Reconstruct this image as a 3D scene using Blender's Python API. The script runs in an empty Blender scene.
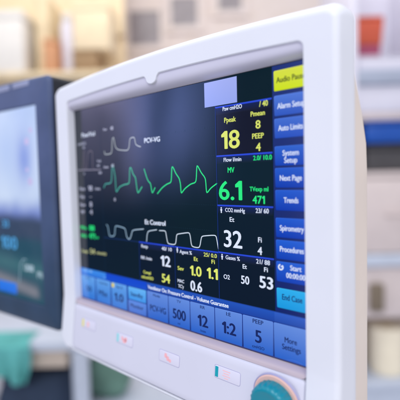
import bpy, bmesh, math, random
from mathutils import Vector, Matrix, noise

random.seed(7)
SC = bpy.context.scene
COL = SC.collection
MM = 0.001
SCREEN_H = 1.25            # height of the middle of the white monitor's screen above the floor

# ------------------------------------------------------------------ basics
def lin(r, g, b):
    def f(c):
        c /= 255.0
        return c / 12.92 if c <= 0.04045 else ((c + 0.055) / 1.055) ** 2.4
    return (f(r), f(g), f(b))

def empty(name, label, cat, loc=(0, 0, 0), rotz=0.0, group=None, parent=None):
    o = bpy.data.objects.new(name, None)
    o.empty_display_size = 0.05
    COL.objects.link(o)
    o.location = loc
    o.rotation_euler = (0, 0, rotz)
    if label: o['label'] = label
    if cat: o['category'] = cat
    if group: o['group'] = group
    if parent: o.parent = parent
    return o

def mesh_obj(name, bm, mats, parent=None, smooth=35, label=None):
    me = bpy.data.meshes.new(name)
    bm.normal_update()
    bm.to_mesh(me)
    bm.free()
    for m in (mats if isinstance(mats, (list, tuple)) else [mats]):
        me.materials.append(m)
    if smooth:
        for p in me.polygons:
            p.use_smooth = True
        me.set_sharp_from_angle(angle=math.radians(smooth))
    o = bpy.data.objects.new(name, me)
    COL.objects.link(o)
    if parent: o.parent = parent
    if label: o['label'] = label
    return o

def tag(o, label, cat, group=None, kind=None):
    if label: o['label'] = label
    if cat: o['category'] = cat
    if group: o['group'] = group
    if kind: o['kind'] = kind
    return o

# ------------------------------------------------------------------ materials
def plastic(name, rgb, rough=0.45, spec=0.4, mottle=0.05, bump=0.08, bscale=900.0, tint=None):
    m = bpy.data.materials.new(name); m.use_nodes = True
    nt = m.node_tree; b = nt.nodes['Principled BSDF']
    b.inputs['Roughness'].default_value = rough
    b.inputs['Specular IOR Level'].default_value = spec
    tc = nt.nodes.new('ShaderNodeTexCoord')
    n = nt.nodes.new('ShaderNodeTexNoise'); n.inputs['Scale'].default_value = 14.0; n.inputs['Detail'].default_value = 4.0
    nt.links.new(tc.outputs['Object'], n.inputs['Vector'])
    cr = nt.nodes.new('ShaderNodeValToRGB')
    c = lin(*rgb)
    t = lin(*(tint or rgb))
    cr.color_ramp.elements[0].position = 0.3
    cr.color_ramp.elements[1].position = 0.7
    cr.color_ramp.elements[0].color = tuple(max(0, x * (1 - mottle)) for x in t) + (1,)
    cr.color_ramp.elements[1].color = tuple(min(1, x * (1 + mottle)) for x in c) + (1,)
    nt.links.new(n.outputs['Fac'], cr.inputs['Fac'])
    nt.links.new(cr.outputs['Color'], b.inputs['Base Color'])
    if bump:
        n2 = nt.nodes.new('ShaderNodeTexNoise'); n2.inputs['Scale'].default_value = bscale
        nt.links.new(tc.outputs['Object'], n2.inputs['Vector'])
        bp = nt.nodes.new('ShaderNodeBump'); bp.inputs['Strength'].default_value = bump; bp.inputs['Distance'].default_value = 0.0003
        nt.links.new(n2.outputs['Fac'], bp.inputs['Height'])
        nt.links.new(bp.outputs['Normal'], b.inputs['Normal'])
        # slight roughness break-up
        mr = nt.nodes.new('ShaderNodeMapRange')
        mr.inputs['To Min'].default_value = max(0.02, rough - 0.07); mr.inputs['To Max'].default_value = min(1, rough + 0.07)
        nt.links.new(n.outputs['Fac'], mr.inputs['Value'])
        nt.links.new(mr.outputs['Result'], b.inputs['Roughness'])
    return m

def glow_material(name, rough, spec=0.5):
    """A lit LCD behind glass: the colour attribute is the light of each spot, the gloss is the glass."""
    m = bpy.data.materials.new(name); m.use_nodes = True
    nt = m.node_tree; b = nt.nodes['Principled BSDF']
    b.inputs['Base Color'].default_value = (0.004, 0.004, 0.006, 1)
    b.inputs['Roughness'].default_value = rough
    b.inputs['Specular IOR Level'].default_value = spec
    tc = nt.nodes.new('ShaderNodeTexCoord'); sm = nt.nodes.new('ShaderNodeTexNoise'); sm.inputs['Scale'].default_value = 16.0; sm.inputs['Detail'].default_value = 6.0
    nt.links.new(tc.outputs['Object'], sm.inputs['Vector'])
    mr = nt.nodes.new('ShaderNodeMapRange')                      # faint wipe marks on the glass
    mr.inputs['From Min'].default_value = 0.35; mr.inputs['From Max'].default_value = 0.7
    mr.inputs['To Min'].default_value = rough; mr.inputs['To Max'].default_value = rough * 1.9
    nt.links.new(sm.outputs['Fac'], mr.inputs['Value']); nt.links.new(mr.outputs['Result'], b.inputs['Roughness'])
    at = nt.nodes.new('ShaderNodeAttribute'); at.attribute_name = 'Col'
    nt.links.new(at.outputs['Color'], b.inputs['Emission Color'])
    b.inputs['Emission Strength'].default_value = 1.0
    return m

# ------------------------------------------------------------------ outlines and lofts
def outline(x0, x1, z0, z1, r, y, sag=0.0, nt=60, ns=14, nb=40, nc=7, notch=None, rb=None):
    """Closed loop seen from the front: rounded rectangle with an arched top edge."""
    P = []
    cx = (x0 + x1) / 2; hw = (x1 - x0) / 2
    rb = r if rb is None else rb
    def top(x):
        t = (x - cx) / hw
        z = z1 + sag * (1 - t * t)
        if notch: z -= notch(x)
        return z
    for i in range(nt + 1):
        x = (x0 + r) + (x1 - x0 - 2 * r) * i / nt
        P.append((x, top(x)))
    zt = top(x1 - r)
    for k in range(1, nc):
        a = math.pi / 2 * (1 - k / nc)
        P.append((x1 - r + r * math.cos(a), zt - r + r * math.sin(a)))
    for i in range(ns + 1):
        P.append((x1, (zt - r) + (z0 + rb - zt + r) * i / ns))
    for k in range(1, nc):
        a = -math.pi / 2 * k / nc
        P.append((x1 - rb + rb * math.cos(a), z0 + rb + rb * math.sin(a)))
    for i in range(nb + 1):
        P.append((x1 - rb + (x0 + rb - x1 + rb) * i / nb, z0))
    for k in range(1, nc):
        a = -math.pi / 2 - math.pi / 2 * k / nc
        P.append((x0 + rb + rb * math.cos(a), z0 + rb + rb * math.sin(a)))
    zt = top(x0 + r)
    for i in range(ns + 1):
        P.append((x0, (z0 + rb) + (zt - r - z0 - rb) * i / ns))
    for k in range(1, nc):
        a = math.pi - math.pi / 2 * k / nc
        P.append((x0 + r + r * math.cos(a), zt - r + r * math.sin(a)))
    return [Vector((x, y, z)) * MM for x, z in P]

def loft(bm, loops, cap_first=False, cap_last=False):
    V = [[bm.verts.new(p) for p in L] for L in loops]
    n = len(V[0])
    for a, b in zip(V, V[1:]):
        for i in range(n):
            j = (i + 1) % n
            bm.faces.new((a[i], a[j], b[j], b[i]))
    if cap_first: bm.faces.new(list(reversed(V[0])))
    if cap_last: bm.faces.new(V[-1])
    bmesh.ops.recalc_face_normals(bm, faces=bm.faces)
    return V

def box_bm(bm, x0, x1, y0, y1, z0, z1, bevel=0.0, seg=2):
    vs = [bm.verts.new((x, y, z)) for x in (x0, x1) for y in (y0, y1) for z in (z0, z1)]
    idx = [(0, 1, 3, 2), (4, 6, 7, 5), (0, 4, 5, 1), (2, 3, 7, 6), (0, 2, 6, 4), (1, 5, 7, 3)]
    fs = [bm.faces.new([vs[i] for i in f]) for f in idx]
    bmesh.ops.recalc_face_normals(bm, faces=fs)
    if bevel:
        es = {e for f in fs for e in f.edges}
        bmesh.ops.bevel(bm, geom=list(es), offset=bevel, segments=seg, profile=0.5, affect='EDGES')
    return bm

def box(name, x0, x1, y0, y1, z0, z1, mat, parent=None, bevel=0.0, seg=2, label=None):
    bm = bmesh.new(); box_bm(bm, x0, x1, y0, y1, z0, z1, bevel, seg)
    return mesh_obj(name, bm, mat, parent, label=label)

def lathe_bm(bm, prof, n=48, axis='Z', origin=(0, 0, 0)):
    o = Vector(origin); rings = []
    for r, h in prof:
        ring = []
        for i in range(n):
            a = 2 * math.pi * i / n
            if axis == 'Z': p = Vector((r * math.cos(a), r * math.sin(a), h))
            elif axis == 'Y': p = Vector((r * math.cos(a), h, r * math.sin(a)))
            else: p = Vector((h, r * math.cos(a), r * math.sin(a)))
            ring.append(bm.verts.new(o + p))
        rings.append(ring)
    for a, b in zip(rings, rings[1:]):
        for i in range(n):
            j = (i + 1) % n
            bm.faces.new((a[i], a[j], b[j], b[i]))
    bm.faces.new(rings[0]); bm.faces.new(rings[-1])
    bmesh.ops.recalc_face_normals(bm, faces=bm.faces)
    return bm

def tube_bm(bm, pts, r, n=12):
    pts = [Vector(p) for p in pts]; rings = []
    for i, p in enumerate(pts):
        d = (pts[min(i + 1, len(pts) - 1)] - pts[max(i - 1, 0)]).normalized()
        up = Vector((0, 0, 1)) if abs(d.z) < 0.9 else Vector((1, 0, 0))
        s = d.cross(up).normalized(); t = s.cross(d)
        rings.append([bm.verts.new(p + r * (math.cos(2 * math.pi * k / n) * s + math.sin(2 * math.pi * k / n) * t)) for k in range(n)])
    for a, b in zip(rings, rings[1:]):
        for k in range(n):
            bm.faces.new((a[k], a[(k + 1) % n], b[(k + 1) % n], b[k]))
    bm.faces.new(rings[0]); bm.faces.new(rings[-1])
    bmesh.ops.recalc_face_normals(bm, faces=bm.faces)

# ------------------------------------------------------------------ lettering
_GLYPH = {}
def glyphs(s, bold):
    key = (s, bold)
    if key in _GLYPH: return _GLYPH[key]
    cu = bpy.data.curves.new('lettering', 'FONT')
    cu.body = s; cu.size = 1.0; cu.offset = bold; cu.resolution_u = 4; cu.fill_mode = 'FRONT'
    o = bpy.data.objects.new('lettering', cu); COL.objects.link(o)
    dg = bpy.context.evaluated_depsgraph_get(); dg.update()
    me = o.evaluated_get(dg).to_mesh()
    vs = [(v.co.x, v.co.y) for v in me.vertices]
    fs = [tuple(p.vertices) for p in me.polygons]
    o.evaluated_get(dg).to_mesh_clear()
    bpy.data.objects.remove(o); bpy.data.curves.remove(cu)
    _GLYPH[key] = (vs, fs)
    return vs, fs

def cap_range():
    vs, _ = glyphs('H', 0.0)
    return min(v[1] for v in vs), max(v[1] for v in vs)

class Glow:
    """Collects flat coloured shapes of the display (millimetres, x right, z up) as ONE mesh."""
    def __init__(self):
        self.bm = bmesh.new(); self.cl = self.bm.loops.layers.float_color.new('Col')
    def poly(self, pts, cols, y):
        vs = [self.bm.verts.new((x * MM, y * MM, z * MM)) for x, z in pts]
        f = self.bm.faces.new(vs)
        for l, c in zip(f.loops, cols): l[self.cl] = (*c, 1)
        return f
    def rect(self, x0, x1, z0, z1, bot, top, y, r=0.0):
        if r <= 0:
            return self.poly([(x0, z0), (x1, z0), (x1, z1), (x0, z1)], [bot, bot, top, top], y)
        pts = []
        for cx, cz, a0 in ((x1 - r, z0 + r, -90), (x1 - r, z1 - r, 0), (x0 + r, z1 - r, 90), (x0 + r, z0 + r, 180)):
            for k in range(5):
                a = math.radians(a0 + 22.5 * k); pts.append((cx + r * math.cos(a), cz + r * math.sin(a)))
        cols = [tuple(b + (t - b) * ((z - z0) / (z1 - z0)) for b, t in zip(bot, top)) for x, z in pts]
        return self.poly(pts, cols, y)
    def grid(self, x0, x1, z0, z1, nx, nz, fn, y):
        for i in range(nx):
            for j in range(nz):
                q = [(x0 + (x1 - x0) * a / nx, z0 + (z1 - z0) * b / nz) for a, b in ((i, j), (i + 1, j), (i + 1, j + 1), (i, j + 1))]
                self.poly(q, [fn(*p) for p in q], y)
    def line(self, pts, w, col, y, cols=None):
        pts = [Vector(p) for p in pts]; L = []; R = []
        for i, p in enumerate(pts):
            d0 = (p - pts[i - 1]).normalized() if i else None
            d1 = (pts[i + 1] - p).normalized() if i < len(pts) - 1 else None
            d = ((d0 or d1) + (d1 or d0))
            d = d.normalized() if d.length > 1e-6 else (d1 or d0)
            n = Vector((-d.y, d.x))
            k = 1.0
            if d0 and d1: k = min(1.6, 1 / max(0.4, abs(n.dot(Vector((-d1.y, d1.x))))))
            L.append(p + n * w / 2 * k); R.append(p - n * w / 2 * k)
        for i in range(len(pts) - 1):
            c0 = cols[i] if cols else col; c1 = cols[i + 1] if cols else col
            self.poly([R[i], R[i + 1], L[i + 1], L[i]], [c0, c1, c1, c0], y)
    def ring(self, cx, cz, r0, r1, col, y, a0=0, a1=360, n=24):
        for k in range(n):
            a = math.radians(a0 + (a1 - a0) * k / n); b = math.radians(a0 + (a1 - a0) * (k + 1) / n)
            q = [(cx + r0 * math.cos(a), cz + r0 * math.sin(a)), (cx + r1 * math.cos(a), cz + r1 * math.sin(a)),
                 (cx + r1 * math.cos(b), cz + r1 * math.sin(b)), (cx + r0 * math.cos(b), cz + r0 * math.sin(b))]
            self.poly(q, [col] * 4, y)
    def text(self, s, x0, x1, zc, h, col, y, bold=0.022):
        figures = h >= 5.0 and '1' in s and all(ch in '0123456789.:' for ch in s)
        c0, c1 = cap_range()
        V = []; F = []
        if figures:                                   # upright figures with a flagged 1, set one by one
            pen = 0.0; H = c1 - c0
            for ch in s:
                if ch == '1':
                    P = [(0.20, 0), (0.36, 0), (0.36, 1), (0.20, 1), (0, 0.68), (0.198, 0.70), (0.198, 0.985), (0, 0.82)]
                    n = len(V); V += [(pen + px * H, c0 + py * H) for px, py in P]
                    F += [(n, n + 1, n + 2, n + 3), (n + 4, n + 5, n + 6, n + 7)]
                    pen += 0.36 * H + 0.13 * H
                else:
                    vs, fs = glyphs(ch, 0.0); m0 = min(v[0] for v in vs); m1 = max(v[0] for v in vs)
                    n = len(V); V += [(pen + v[0] - m0, v[1]) for v in vs]; F += [tuple(i + n for i in f) for f in fs]
                    pen += m1 - m0 + 0.11 * H
        else:
            V, F = glyphs(s, 0.0)
        a0 = min(v[0] for v in V); a1 = max(v[0] for v in V)
        sz = h / (c1 - c0); sx = (x1 - x0) / max(1e-6, a1 - a0)
        sx = min(sx, sz * 1.25)
        xm = (x0 + x1) / 2; am = (a0 + a1) / 2; cm = (c0 + c1) / 2
        d = min(h * bold * 1.5, 0.42)
        for k, (ox, oz) in enumerate(((-d, 0), (d, 0), (0, d * 0.55), (0, -d * 0.55))):   # struck several times: bold strokes
            B = [self.bm.verts.new(((xm + (v[0] - am) * sx + ox) * MM, (y - 0.006 * k) * MM, (zc + (v[1] - cm) * sz + oz) * MM)) for v in V]
            for f in F:
                try: fc = self.bm.faces.new([B[i] for i in f])
                except ValueError: continue
                for l in fc.loops: l[self.cl] = (*col, 1)
    def person(self, cx, cz, h, col, y):
        self.ring(cx, cz + h * 0.36, 0.0, h * 0.15, col, y, n=12)
        self.rect(cx - h * 0.2, cx + h * 0.2, cz - h * 0.1, cz + h * 0.17, col, col, y)
        self.rect(cx - h * 0.12, cx + h * 0.12, cz - h * 0.5, cz - h * 0.1, col, col, y)
    def done(self, name, mat, parent, label=None):
        return mesh_obj(name, self.bm, mat, parent, smooth=0, label=label)

# ---- what the display says and draws: text, left, right, height of centre, cap height (mm from the middle of the screen)
T_paw = [
    ('Paw cmH2O', 75.3, 94.9, 87.5, 3.3, 'W'),
    ('/ 40', 111.7, 119.4, 86.8, 4.2, 'Y'),
    ('Ppeak', 76.7, 88.6, 78.0, 4.0, 'Y'),
    ('18', 73.5, 91.8, 61.5, 14.5, 'Y'),
    ('Pmean', 103.5, 116.6, 79.9, 3.8, 'Y'),
    ('8', 108.1, 112.3, 71.2, 6.2, 'Y'),
    ('PEEP', 104.6, 115.3, 62.3, 4.0, 'Y'),
    ('4', 108.0, 112.2, 53.5, 6.2, 'Y'),
]
T_flow = [
    ('Flow l/min', 75.2, 93.4, 44.9, 3.3, 'W'),
    ('2.0/ 10.0', 105.2, 122.3, 45.0, 3.6, 'G'),
    ('MV', 79.3, 86.1, 36.2, 4.4, 'G'),
    ('6.1', 69.6, 93.3, 19.0, 15.5, 'G'),
    ('TVexp ml', 101.3, 118.7, 20.3, 3.6, 'G'),
    ('471', 104.0, 115.3, 11.7, 6.2, 'G'),
]
T_co2 = [
    ('CO2 mmHg', 75.7, 96.0, 2.5, 3.3, 'W'),
    ('23/ 60', 106.7, 118.8, 3.0, 3.6, 'W'),
    ('Et', 80.3, 85.0, -5.4, 3.8, 'W'),
    ('32', 73.9, 92.4, -22.1, 14.0, 'W'),
    ('Fi', 108.6, 111.8, -20.4, 4.0, 'W'),
    ('4', 108.0, 112.0, -29.3, 6.2, 'W'),
]
T_gases = [
    ('Gases %', 75.1, 90.0, -38.2, 3.3, 'W'),
    ('21/ 88', 106.4, 119.1, -38.0, 3.6, 'W'),
    ('Et', 92.9, 96.9, -43.9, 3.6, 'W'),
    ('Fi', 113.8, 117.1, -43.8, 3.6, 'W'),
    ('O2', 72.5, 79.0, -55.3, 3.8, 'W'),
    ('50', 91.1, 99.0, -55.2, 6.6, 'W'),
    ('53', 109.4, 121.5, -54.3, 9.2, 'W'),
]
T_resp = [
    ('Resp', -35.4, -25.7, -38.8, 3.2, 'W'),
    ('40/ 10', -4.9, 9.2, -38.4, 3.4, 'W'),
    ('RR /min', -36.5, -20.1, -50.8, 3.2, 'W'),
    ('12', -6.4, 6.7, -50.7, 10.0, 'W'),
    ('Compl', -33.6, -22.3, -65.7, 3.0, 'Y'),
    ('ml/cmH2O', -36.7, -18.7, -71.0, 3.0, 'Y'),
    ('54', -5.7, 5.3, -68.0, 8.2, 'Y'),
]
T_agent = [
    ('Agent %', 19.9, 35.5, -38.9, 3.2, 'W'),
    ('25/ 0.0', 50.1, 65.2, -38.5, 3.4, 'Y'),
    ('Et', 38.0, 42.7, -43.9, 3.6, 'Y'),
    ('Fi', 59.1, 62.8, -44.0, 3.6, 'Y'),
    ('Sev', 16.7, 24.6, -55.1, 3.6, 'Y'),
    ('1.0', 33.3, 46.6, -55.1, 8.8, 'Y'),
    ('1.1', 53.8, 65.6, -54.7, 9.4, 'Y'),
    ('MAC', 16.2, 24.6, -67.3, 3.0, 'W'),
    ("TC'y", 16.8, 24.0, -72.4, 3.0, 'W'),
    ('0.6', 33.1, 46.8, -69.3, 9.0, 'W'),
]
T_mode = [
    ('PCV-VG', -25.8, -3.1, 68.8, 4.6, 'W'),
    ('Et Control', -28.8, 1.2, -13.4, 4.6, 'W'),
]
T_list = [
    ('Paw/Vol', -137.5, -111.0, 83.5, 4.8, 'W'),
    ('cmH2O', -146.9, -129.9, 73.7, 3.0, 'w'),
    ('40', -138.0, -131.3, 69.0, 2.6, 'w'),
    ('Vol', -109.1, -100.8, 51.9, 3.0, 'w'),
    ('ml', -112.4, -100.7, 47.0, 3.0, 'w'),
    ('0', -137.7, -133.4, 38.2, 2.6, 'w'),
    ('800', -106.1, -100.3, 38.5, 2.6, 'w'),
    ('Rate', -146.5, -135.1, 20.4, 3.6, 'w'),
    ('18', -128.4, -120.0, 21.0, 5.6, 'w'),
    ('/min', -116.2, -103.4, 20.5, 3.2, 'w'),
    ('Exp', -146.5, -136.4, 11.0, 3.6, 'w'),
    ('---', -128.5, -119.8, 11.2, 3.0, 'w'),
    ('Raw', -147.3, -135.0, 1.2, 3.6, 'w'),
    ('8', -126.6, -121.9, 2.0, 5.6, 'w'),
    ('PIP', -147.3, -136.5, -7.7, 3.6, 'w'),
    ('4', -127.2, -121.5, -7.0, 5.6, 'w'),
    ('MVe', -147.8, -135.5, -26.6, 4.0, 'G'),
    ('88', -130.2, -118.3, -26.0, 6.0, 'G'),
    ('MVi', -147.9, -135.5, -36.6, 4.0, 'G'),
    ('471', -130.3, -118.3, -35.5, 6.0, 'G'),
    ('ml', -116.0, -111.6, -36.4, 2.6, 'G'),
    ('Compl', -148.1, -135.1, -55.1, 3.6, 'y'),
    ('54', -129.5, -120.1, -53.8, 5.8, 'y'),
    ('ml/cmH2O', -116.2, -97.5, -54.3, 3.0, 'y'),
]
T_wave_lbl = [
    ('Paw', -94.4, -87.9, 86.2, 2.6, 'w'),
    ('40', -81.5, -76.5, 86.4, 4.0, 'w'),
    ('l/min', -96.1, -87.7, 44.6, 2.6, 'w'),
    ('60', -82.1, -77.6, 45.9, 3.4, 'w'),
    ('0', -79.8, -76.2, 8.5, 3.4, 'w'),
]
T_hdr = [
    ('Ventilator On: Pressure Control - Volume Guarantee', -27.4, 77.0, -80.5, 3.7, 'W'),
    ('O2 + Air', -147.3, -123.8, -78.2, 2.6, 'c'),
]
T_soft = [
    ('Audio Pause', 127.2, 151.0, 102.4, 4.1, 'K'),
    ('Alarm Setup', 127.8, 150.4, 83.0, 4.1, 'W'),
    ('Auto Limits', 128.4, 148.7, 66.4, 4.1, 'W'),
    ('System', 131.8, 145.2, 47.5, 4.0, 'W'),
    ('Setup', 133.1, 143.8, 42.0, 4.0, 'W'),
    ('Next Page', 129.2, 147.4, 28.7, 4.1, 'W'),
    ('Trends', 132.3, 144.4, 11.9, 4.1, 'W'),
    ('Spirometry', 128.6, 148.6, -9.5, 4.1, 'W'),
    ('Procedures', 128.4, 148.4, -25.7, 4.1, 'W'),
    ('Start', 137.1, 146.3, -39.5, 3.9, 'W'),
    ('00:00:00', 133.6, 149.4, -45.6, 3.9, 'W'),
    ('End Case', 129.8, 146.8, -63.0, 4.3, 'N'),
]
T_tiles = [
    ('O2 %', -143.5, -130.6, -87.5, 2.4, 'N'),
    ('50', -142.3, -128.4, -100.0, 6.2, 'N'),
    ('Total Flow', -114.5, -96.8, -89.1, 2.4, 'N'),
    ('Mix', -116.3, -96.6, -101.0, 6.4, 'N'),
    ('Sev %', -82.9, -67.6, -88.9, 2.6, 'N'),
    ('1.0', -85.1, -68.2, -100.6, 8.5, 'N'),
    ('Standby', -55.9, -36.0, -92.4, 4.2, 'N'),
    ('Monitor', -56.6, -35.8, -105.0, 4.0, 'N'),
    ('Mode', -21.1, -8.4, -87.7, 2.5, 'N'),
    ('PCV-VG', -24.9, -1.7, -101.4, 6.0, 'N'),
    ('TV', 14.0, 19.5, -87.9, 2.5, 'N'),
    ('500', 8.4, 25.4, -100.6, 9.4, 'N'),
    ('ml', 13.2, 19.3, -109.4, 2.0, 'N'),
    ('RR', 43.7, 50.4, -87.6, 2.7, 'N'),
    ('12', 41.2, 53.0, -100.3, 10.2, 'N'),
    ('/min', 43.0, 50.9, -109.6, 2.2, 'N'),
    ('I:E', 73.8, 79.8, -87.8, 3.0, 'N'),
    ('1:2', 69.9, 84.3, -100.3, 10.0, 'N'),
    ('PEEP', 101.9, 112.1, -87.9, 3.4, 'N'),
    ('5', 104.3, 110.0, -100.1, 10.0, 'N'),
    ('cmH2O', 101.0, 112.7, -109.1, 2.4, 'N'),
    ('More', 131.5, 141.9, -96.4, 4.2, 'N'),
    ('Settings', 129.2, 145.1, -102.2, 4.2, 'N'),
]
W_PAW = [(-94.0, 62.6), (-93.4, 58.5), (-80.4, 58.7), (-78.9, 74.7), (-76.1, 76.6), (-73.9, 65.9), (-69.7, 62.4), (-53.3, 60.5), (-50.3, 63.5), (-48.6, 73.1), (-41.1, 73.8), (-39.6, 66.1), (-35.9, 64.2), (-31.6, 63.1)]
W_FLOW1 = [(-97.6, 21.2), (-95.0, 25.9), (-82.9, 26.4), (-80.8, 46.0), (-78.9, 45.9), (-75.8, 33.4), (-75.3, 15.7), (-69.2, 22.3), (-60.6, 24.9), (-51.8, 25.7), (-50.4, 42.3), (-48.3, 42.5), (-45.2, 35.4), (-41.4, 32.0), (-40.0, 21.0), (-38.4, 15.4), (-31.5, 22.6)]
W_FLOW2 = [(-27.7, 40.7), (-23.6, 30.7), (-21.3, 27.5), (-18.5, 25.9), (-16.5, 15.3), (-11.9, 21.7)]
W_FLOW3 = [(-9.1, 15.4), (-1.8, 21.5), (5.2, 25.0), (11.1, 26.5), (12.4, 41.1), (14.0, 41.0), (17.5, 34.8), (21.8, 30.2), (23.3, 24.9), (23.7, 15.7), (28.7, 20.6), (36.2, 24.8), (43.0, 26.2), (44.3, 40.9), (45.5, 40.8), (49.3, 34.8), (54.3, 29.7), (55.0, 16.0), (60.1, 21.1), (67.5, 25.3)]
W_CO1 = [(-95.4, -20.1), (-92.7, -21.7), (-90.7, -31.7), (-88.9, -32.9), (-82.6, -32.5), (-80.3, -30.2), (-79.0, -20.0), (-63.2, -22.0), (-61.4, -23.4), (-59.6, -31.2), (-56.9, -33.5), (-54.3, -33.3), (-52.1, -29.9), (-49.7, -24.0), (-45.5, -22.7), (-31.2, -21.0)]
W_CO2 = [(-27.4, -33.7), (-26.3, -26.8), (-24.4, -22.6), (-11.3, -20.4)]
W_CO3 = [(-8.0, -21.0), (1.2, -20.5), (2.4, -27.1), (3.9, -33.1), (14.6, -33.2), (16.2, -23.6), (17.9, -22.5), (32.7, -19.9), (34.0, -23.2), (35.3, -32.9), (45.2, -33.3), (47.6, -23.5), (49.0, -22.0), (64.6, -19.9), (65.8, -24.9), (67.1, -32.2)]
W_LOOP = [(-137.9, 43.2), (-134.8, 63.8), (-132.9, 66.1), (-133.5, 43.7), (-129.9, 44.2), (-126.5, 62.2), (-121.3, 64.8), (-117.3, 62.8), (-117.7, 43.2)]


# ------------------------------------------------------------------ palette of the display
CW = lin(222, 232, 255); Cw = lin(176, 180, 205); CY = lin(222, 232, 110); Cy = lin(190, 195, 140)
CG = lin(40, 235, 130); CK = lin(45, 60, 30); CN = lin(18, 34, 96); Cc = lin(150, 200, 250)
CMAP = {'W': CW, 'w': Cw, 'Y': CY, 'y': Cy, 'G': CG, 'K': CK, 'N': CN, 'c': Cc}
LCD = glow_material('lcd_behind_glass', 0.06, 0.8)

def texts(g, rows, y, bold=0.022):
    for s, x0, x1, z, h, c in rows:
        g.text(s, x0, x1, z, h, CMAP[c], y, bold if h < 8 else 0.03)

# ------------------------------------------------------------------ materials of the monitors
M_WHITE = plastic('white_moulded_plastic', (228, 230, 238), 0.42, 0.4, 0.015, 0.16, 1400)
M_PANEL = plastic('control_panel_film', (216, 216, 230), 0.38, 0.4, 0.015, 0.06, 1600)
M_SURR = plastic('screen_surround_plastic', (212, 210, 226), 0.4, 0.4, 0.02, 0.06, 1400)
M_LEDGE = plastic('shaded_ledge_plastic', (192, 178, 186), 0.45, 0.35, 0.02, 0.06, 1400)
M_REAR = plastic('rear_shell_plastic', (232, 218, 206), 0.5, 0.35, 0.03, 0.1, 1000)
M_SEAM = plastic('dark_seam', (70, 66, 90), 0.7, 0.2, 0.02, 0.0)
M_TEAL = plastic('teal_rubber', (0, 136, 156), 0.3, 0.5, 0.05, 0.15, 1200)
M_PEACH = plastic('pale_peach_ring', (240, 196, 184), 0.5, 0.3, 0.03, 0.05)
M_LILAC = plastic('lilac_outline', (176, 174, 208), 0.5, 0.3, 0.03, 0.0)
M_KEY = plastic('key_film', (222, 220, 236), 0.34, 0.45, 0.01, 0.04)
M_YEL = plastic('yellow_print', (236, 226, 110), 0.5, 0.3, 0.02, 0.0)
M_CYAN = plastic('cyan_print', (150, 220, 226), 0.5, 0.3, 0.02, 0.0)
M_AQUA = plastic('aqua_print', (20, 160, 176), 0.5, 0.3, 0.02, 0.0)
M_PINK = plastic('pink_print', (246, 198, 202), 0.5, 0.3, 0.02, 0.0)
M_ROSE = plastic('rose_print', (248, 184, 190), 0.5, 0.3, 0.02, 0.0)
M_SLATE = plastic('slate_blue_plastic', (78, 92, 130), 0.45, 0.4, 0.06, 0.12, 1000, tint=(68, 82, 116))
M_SLATE_DARK = plastic('dark_slate_plastic', (26, 30, 40), 0.5, 0.35, 0.05, 0.1, 1000)
M_GREYPRINT = plastic('grey_print', (150, 156, 186), 0.6, 0.3, 0.03, 0.0)

# ------------------------------------------------------------------ white monitor
mon = empty('patient_monitor', 'white anaesthesia monitor with a lit screen of green and white waveforms and a teal knob', 'monitor', (0, 0, SCREEN_H))

KINK = -112.0
def tilt(v):
    """The lower part of the front leans out towards the user."""
    y = v.y / MM; z = v.z / MM
    if z < KINK and y < 20:
        w = 1.0 if y < 1 else (20 - y) / 19.0
        v.y -= (KINK - z) * 0.115 * w * MM
def kink(bm):
    bmesh.ops.bisect_plane(bm, geom=bm.verts[:] + bm.edges[:] + bm.faces[:], plane_co=(0, 0, KINK * MM), plane_no=(0, 0, 1), dist=1e-6)
    for v in bm.verts: tilt(v.co)

def sstep(a, b, x):
    t = max(0.0, min(1.0, (x - a) / (b - a))); return t * t * (3 - 2 * t)
def notch(x):
    u = abs(x + 2.5)                      # round-bottomed tab with small fillets where it leaves the lip
    if u < 7.0: return 3.6 + 4.9 * math.sqrt(1 - (u / 7.0) ** 2)
    return 3.6 * ((11.5 - u) / 4.5) ** 2 if u < 11.5 else 0.0
NT = 460
def outer(inset, y, r=11.0):
    return outline(-179.5 + inset, 179.5 - inset, -176 + inset, 148.0 - inset, max(3.0, r - inset), y, sag=7.5, nt=NT, rb=max(4.0, 20 - inset))
def inner(grow, y):
    return outline(-152.2 - grow, 154.0 + grow, -172.0 - grow, 123.6 + grow, 5.0 + grow, y, sag=4.6, nt=NT, notch=notch, rb=4.0)

bm = bmesh.new()
R = 4.5
loops = [inner(0, 2.0), inner(0, -8.6), inner(0.3, -9.6), inner(0.9, -10.0), inner(1.4, -10.0), outer(R + 0.8, -10.0)]
for k in range(7):
    a = math.pi / 2 * k / 6
    loops.append(outer(R * (1 - math.sin(a)), -10 + R * (1 - math.cos(a))))
loops += [outer(0, y) for y in (-4, -1, 3, 8, 13)]
for k in range(5):
    a = math.pi / 2 * k / 4
    loops.append(outer(3.2 * (1 - math.cos(a)), 17.5 + 3.2 * math.sin(a)))
for L in loops[5:]:
    for p in L:                           # the top edge is rounded more generously than the sides
        y = p.y / MM; z = p.z / MM
        if z > 118: p.z -= 6.5 * sstep(126, 146, z) * (1 - sstep(-10, 14, y)) ** 2 * MM
loft(bm, loops)
kink(bm)
mesh_obj('housing', bm, M_WHITE, mon, 28)

# rear shell: shallower towards the top
def rear_y(z): return 24 + 36 * (1 - sstep(40, 140, z))
bm = bmesh.new()
loops = [outer(2.8, 19.6)]
for k in range(0, 7):
    a = math.pi / 2 * k / 6
    L = outer(2.8 + 14 * (1 - math.cos(a)), 0)
    for p in L: p.y = (rear_y(p.z / MM) - 12 + 12 * math.sin(a)) * MM
    loops.append(L)
loft(bm, loops, cap_last=True)
mesh_obj('rear_shell', bm, M_REAR, mon, 40)

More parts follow.
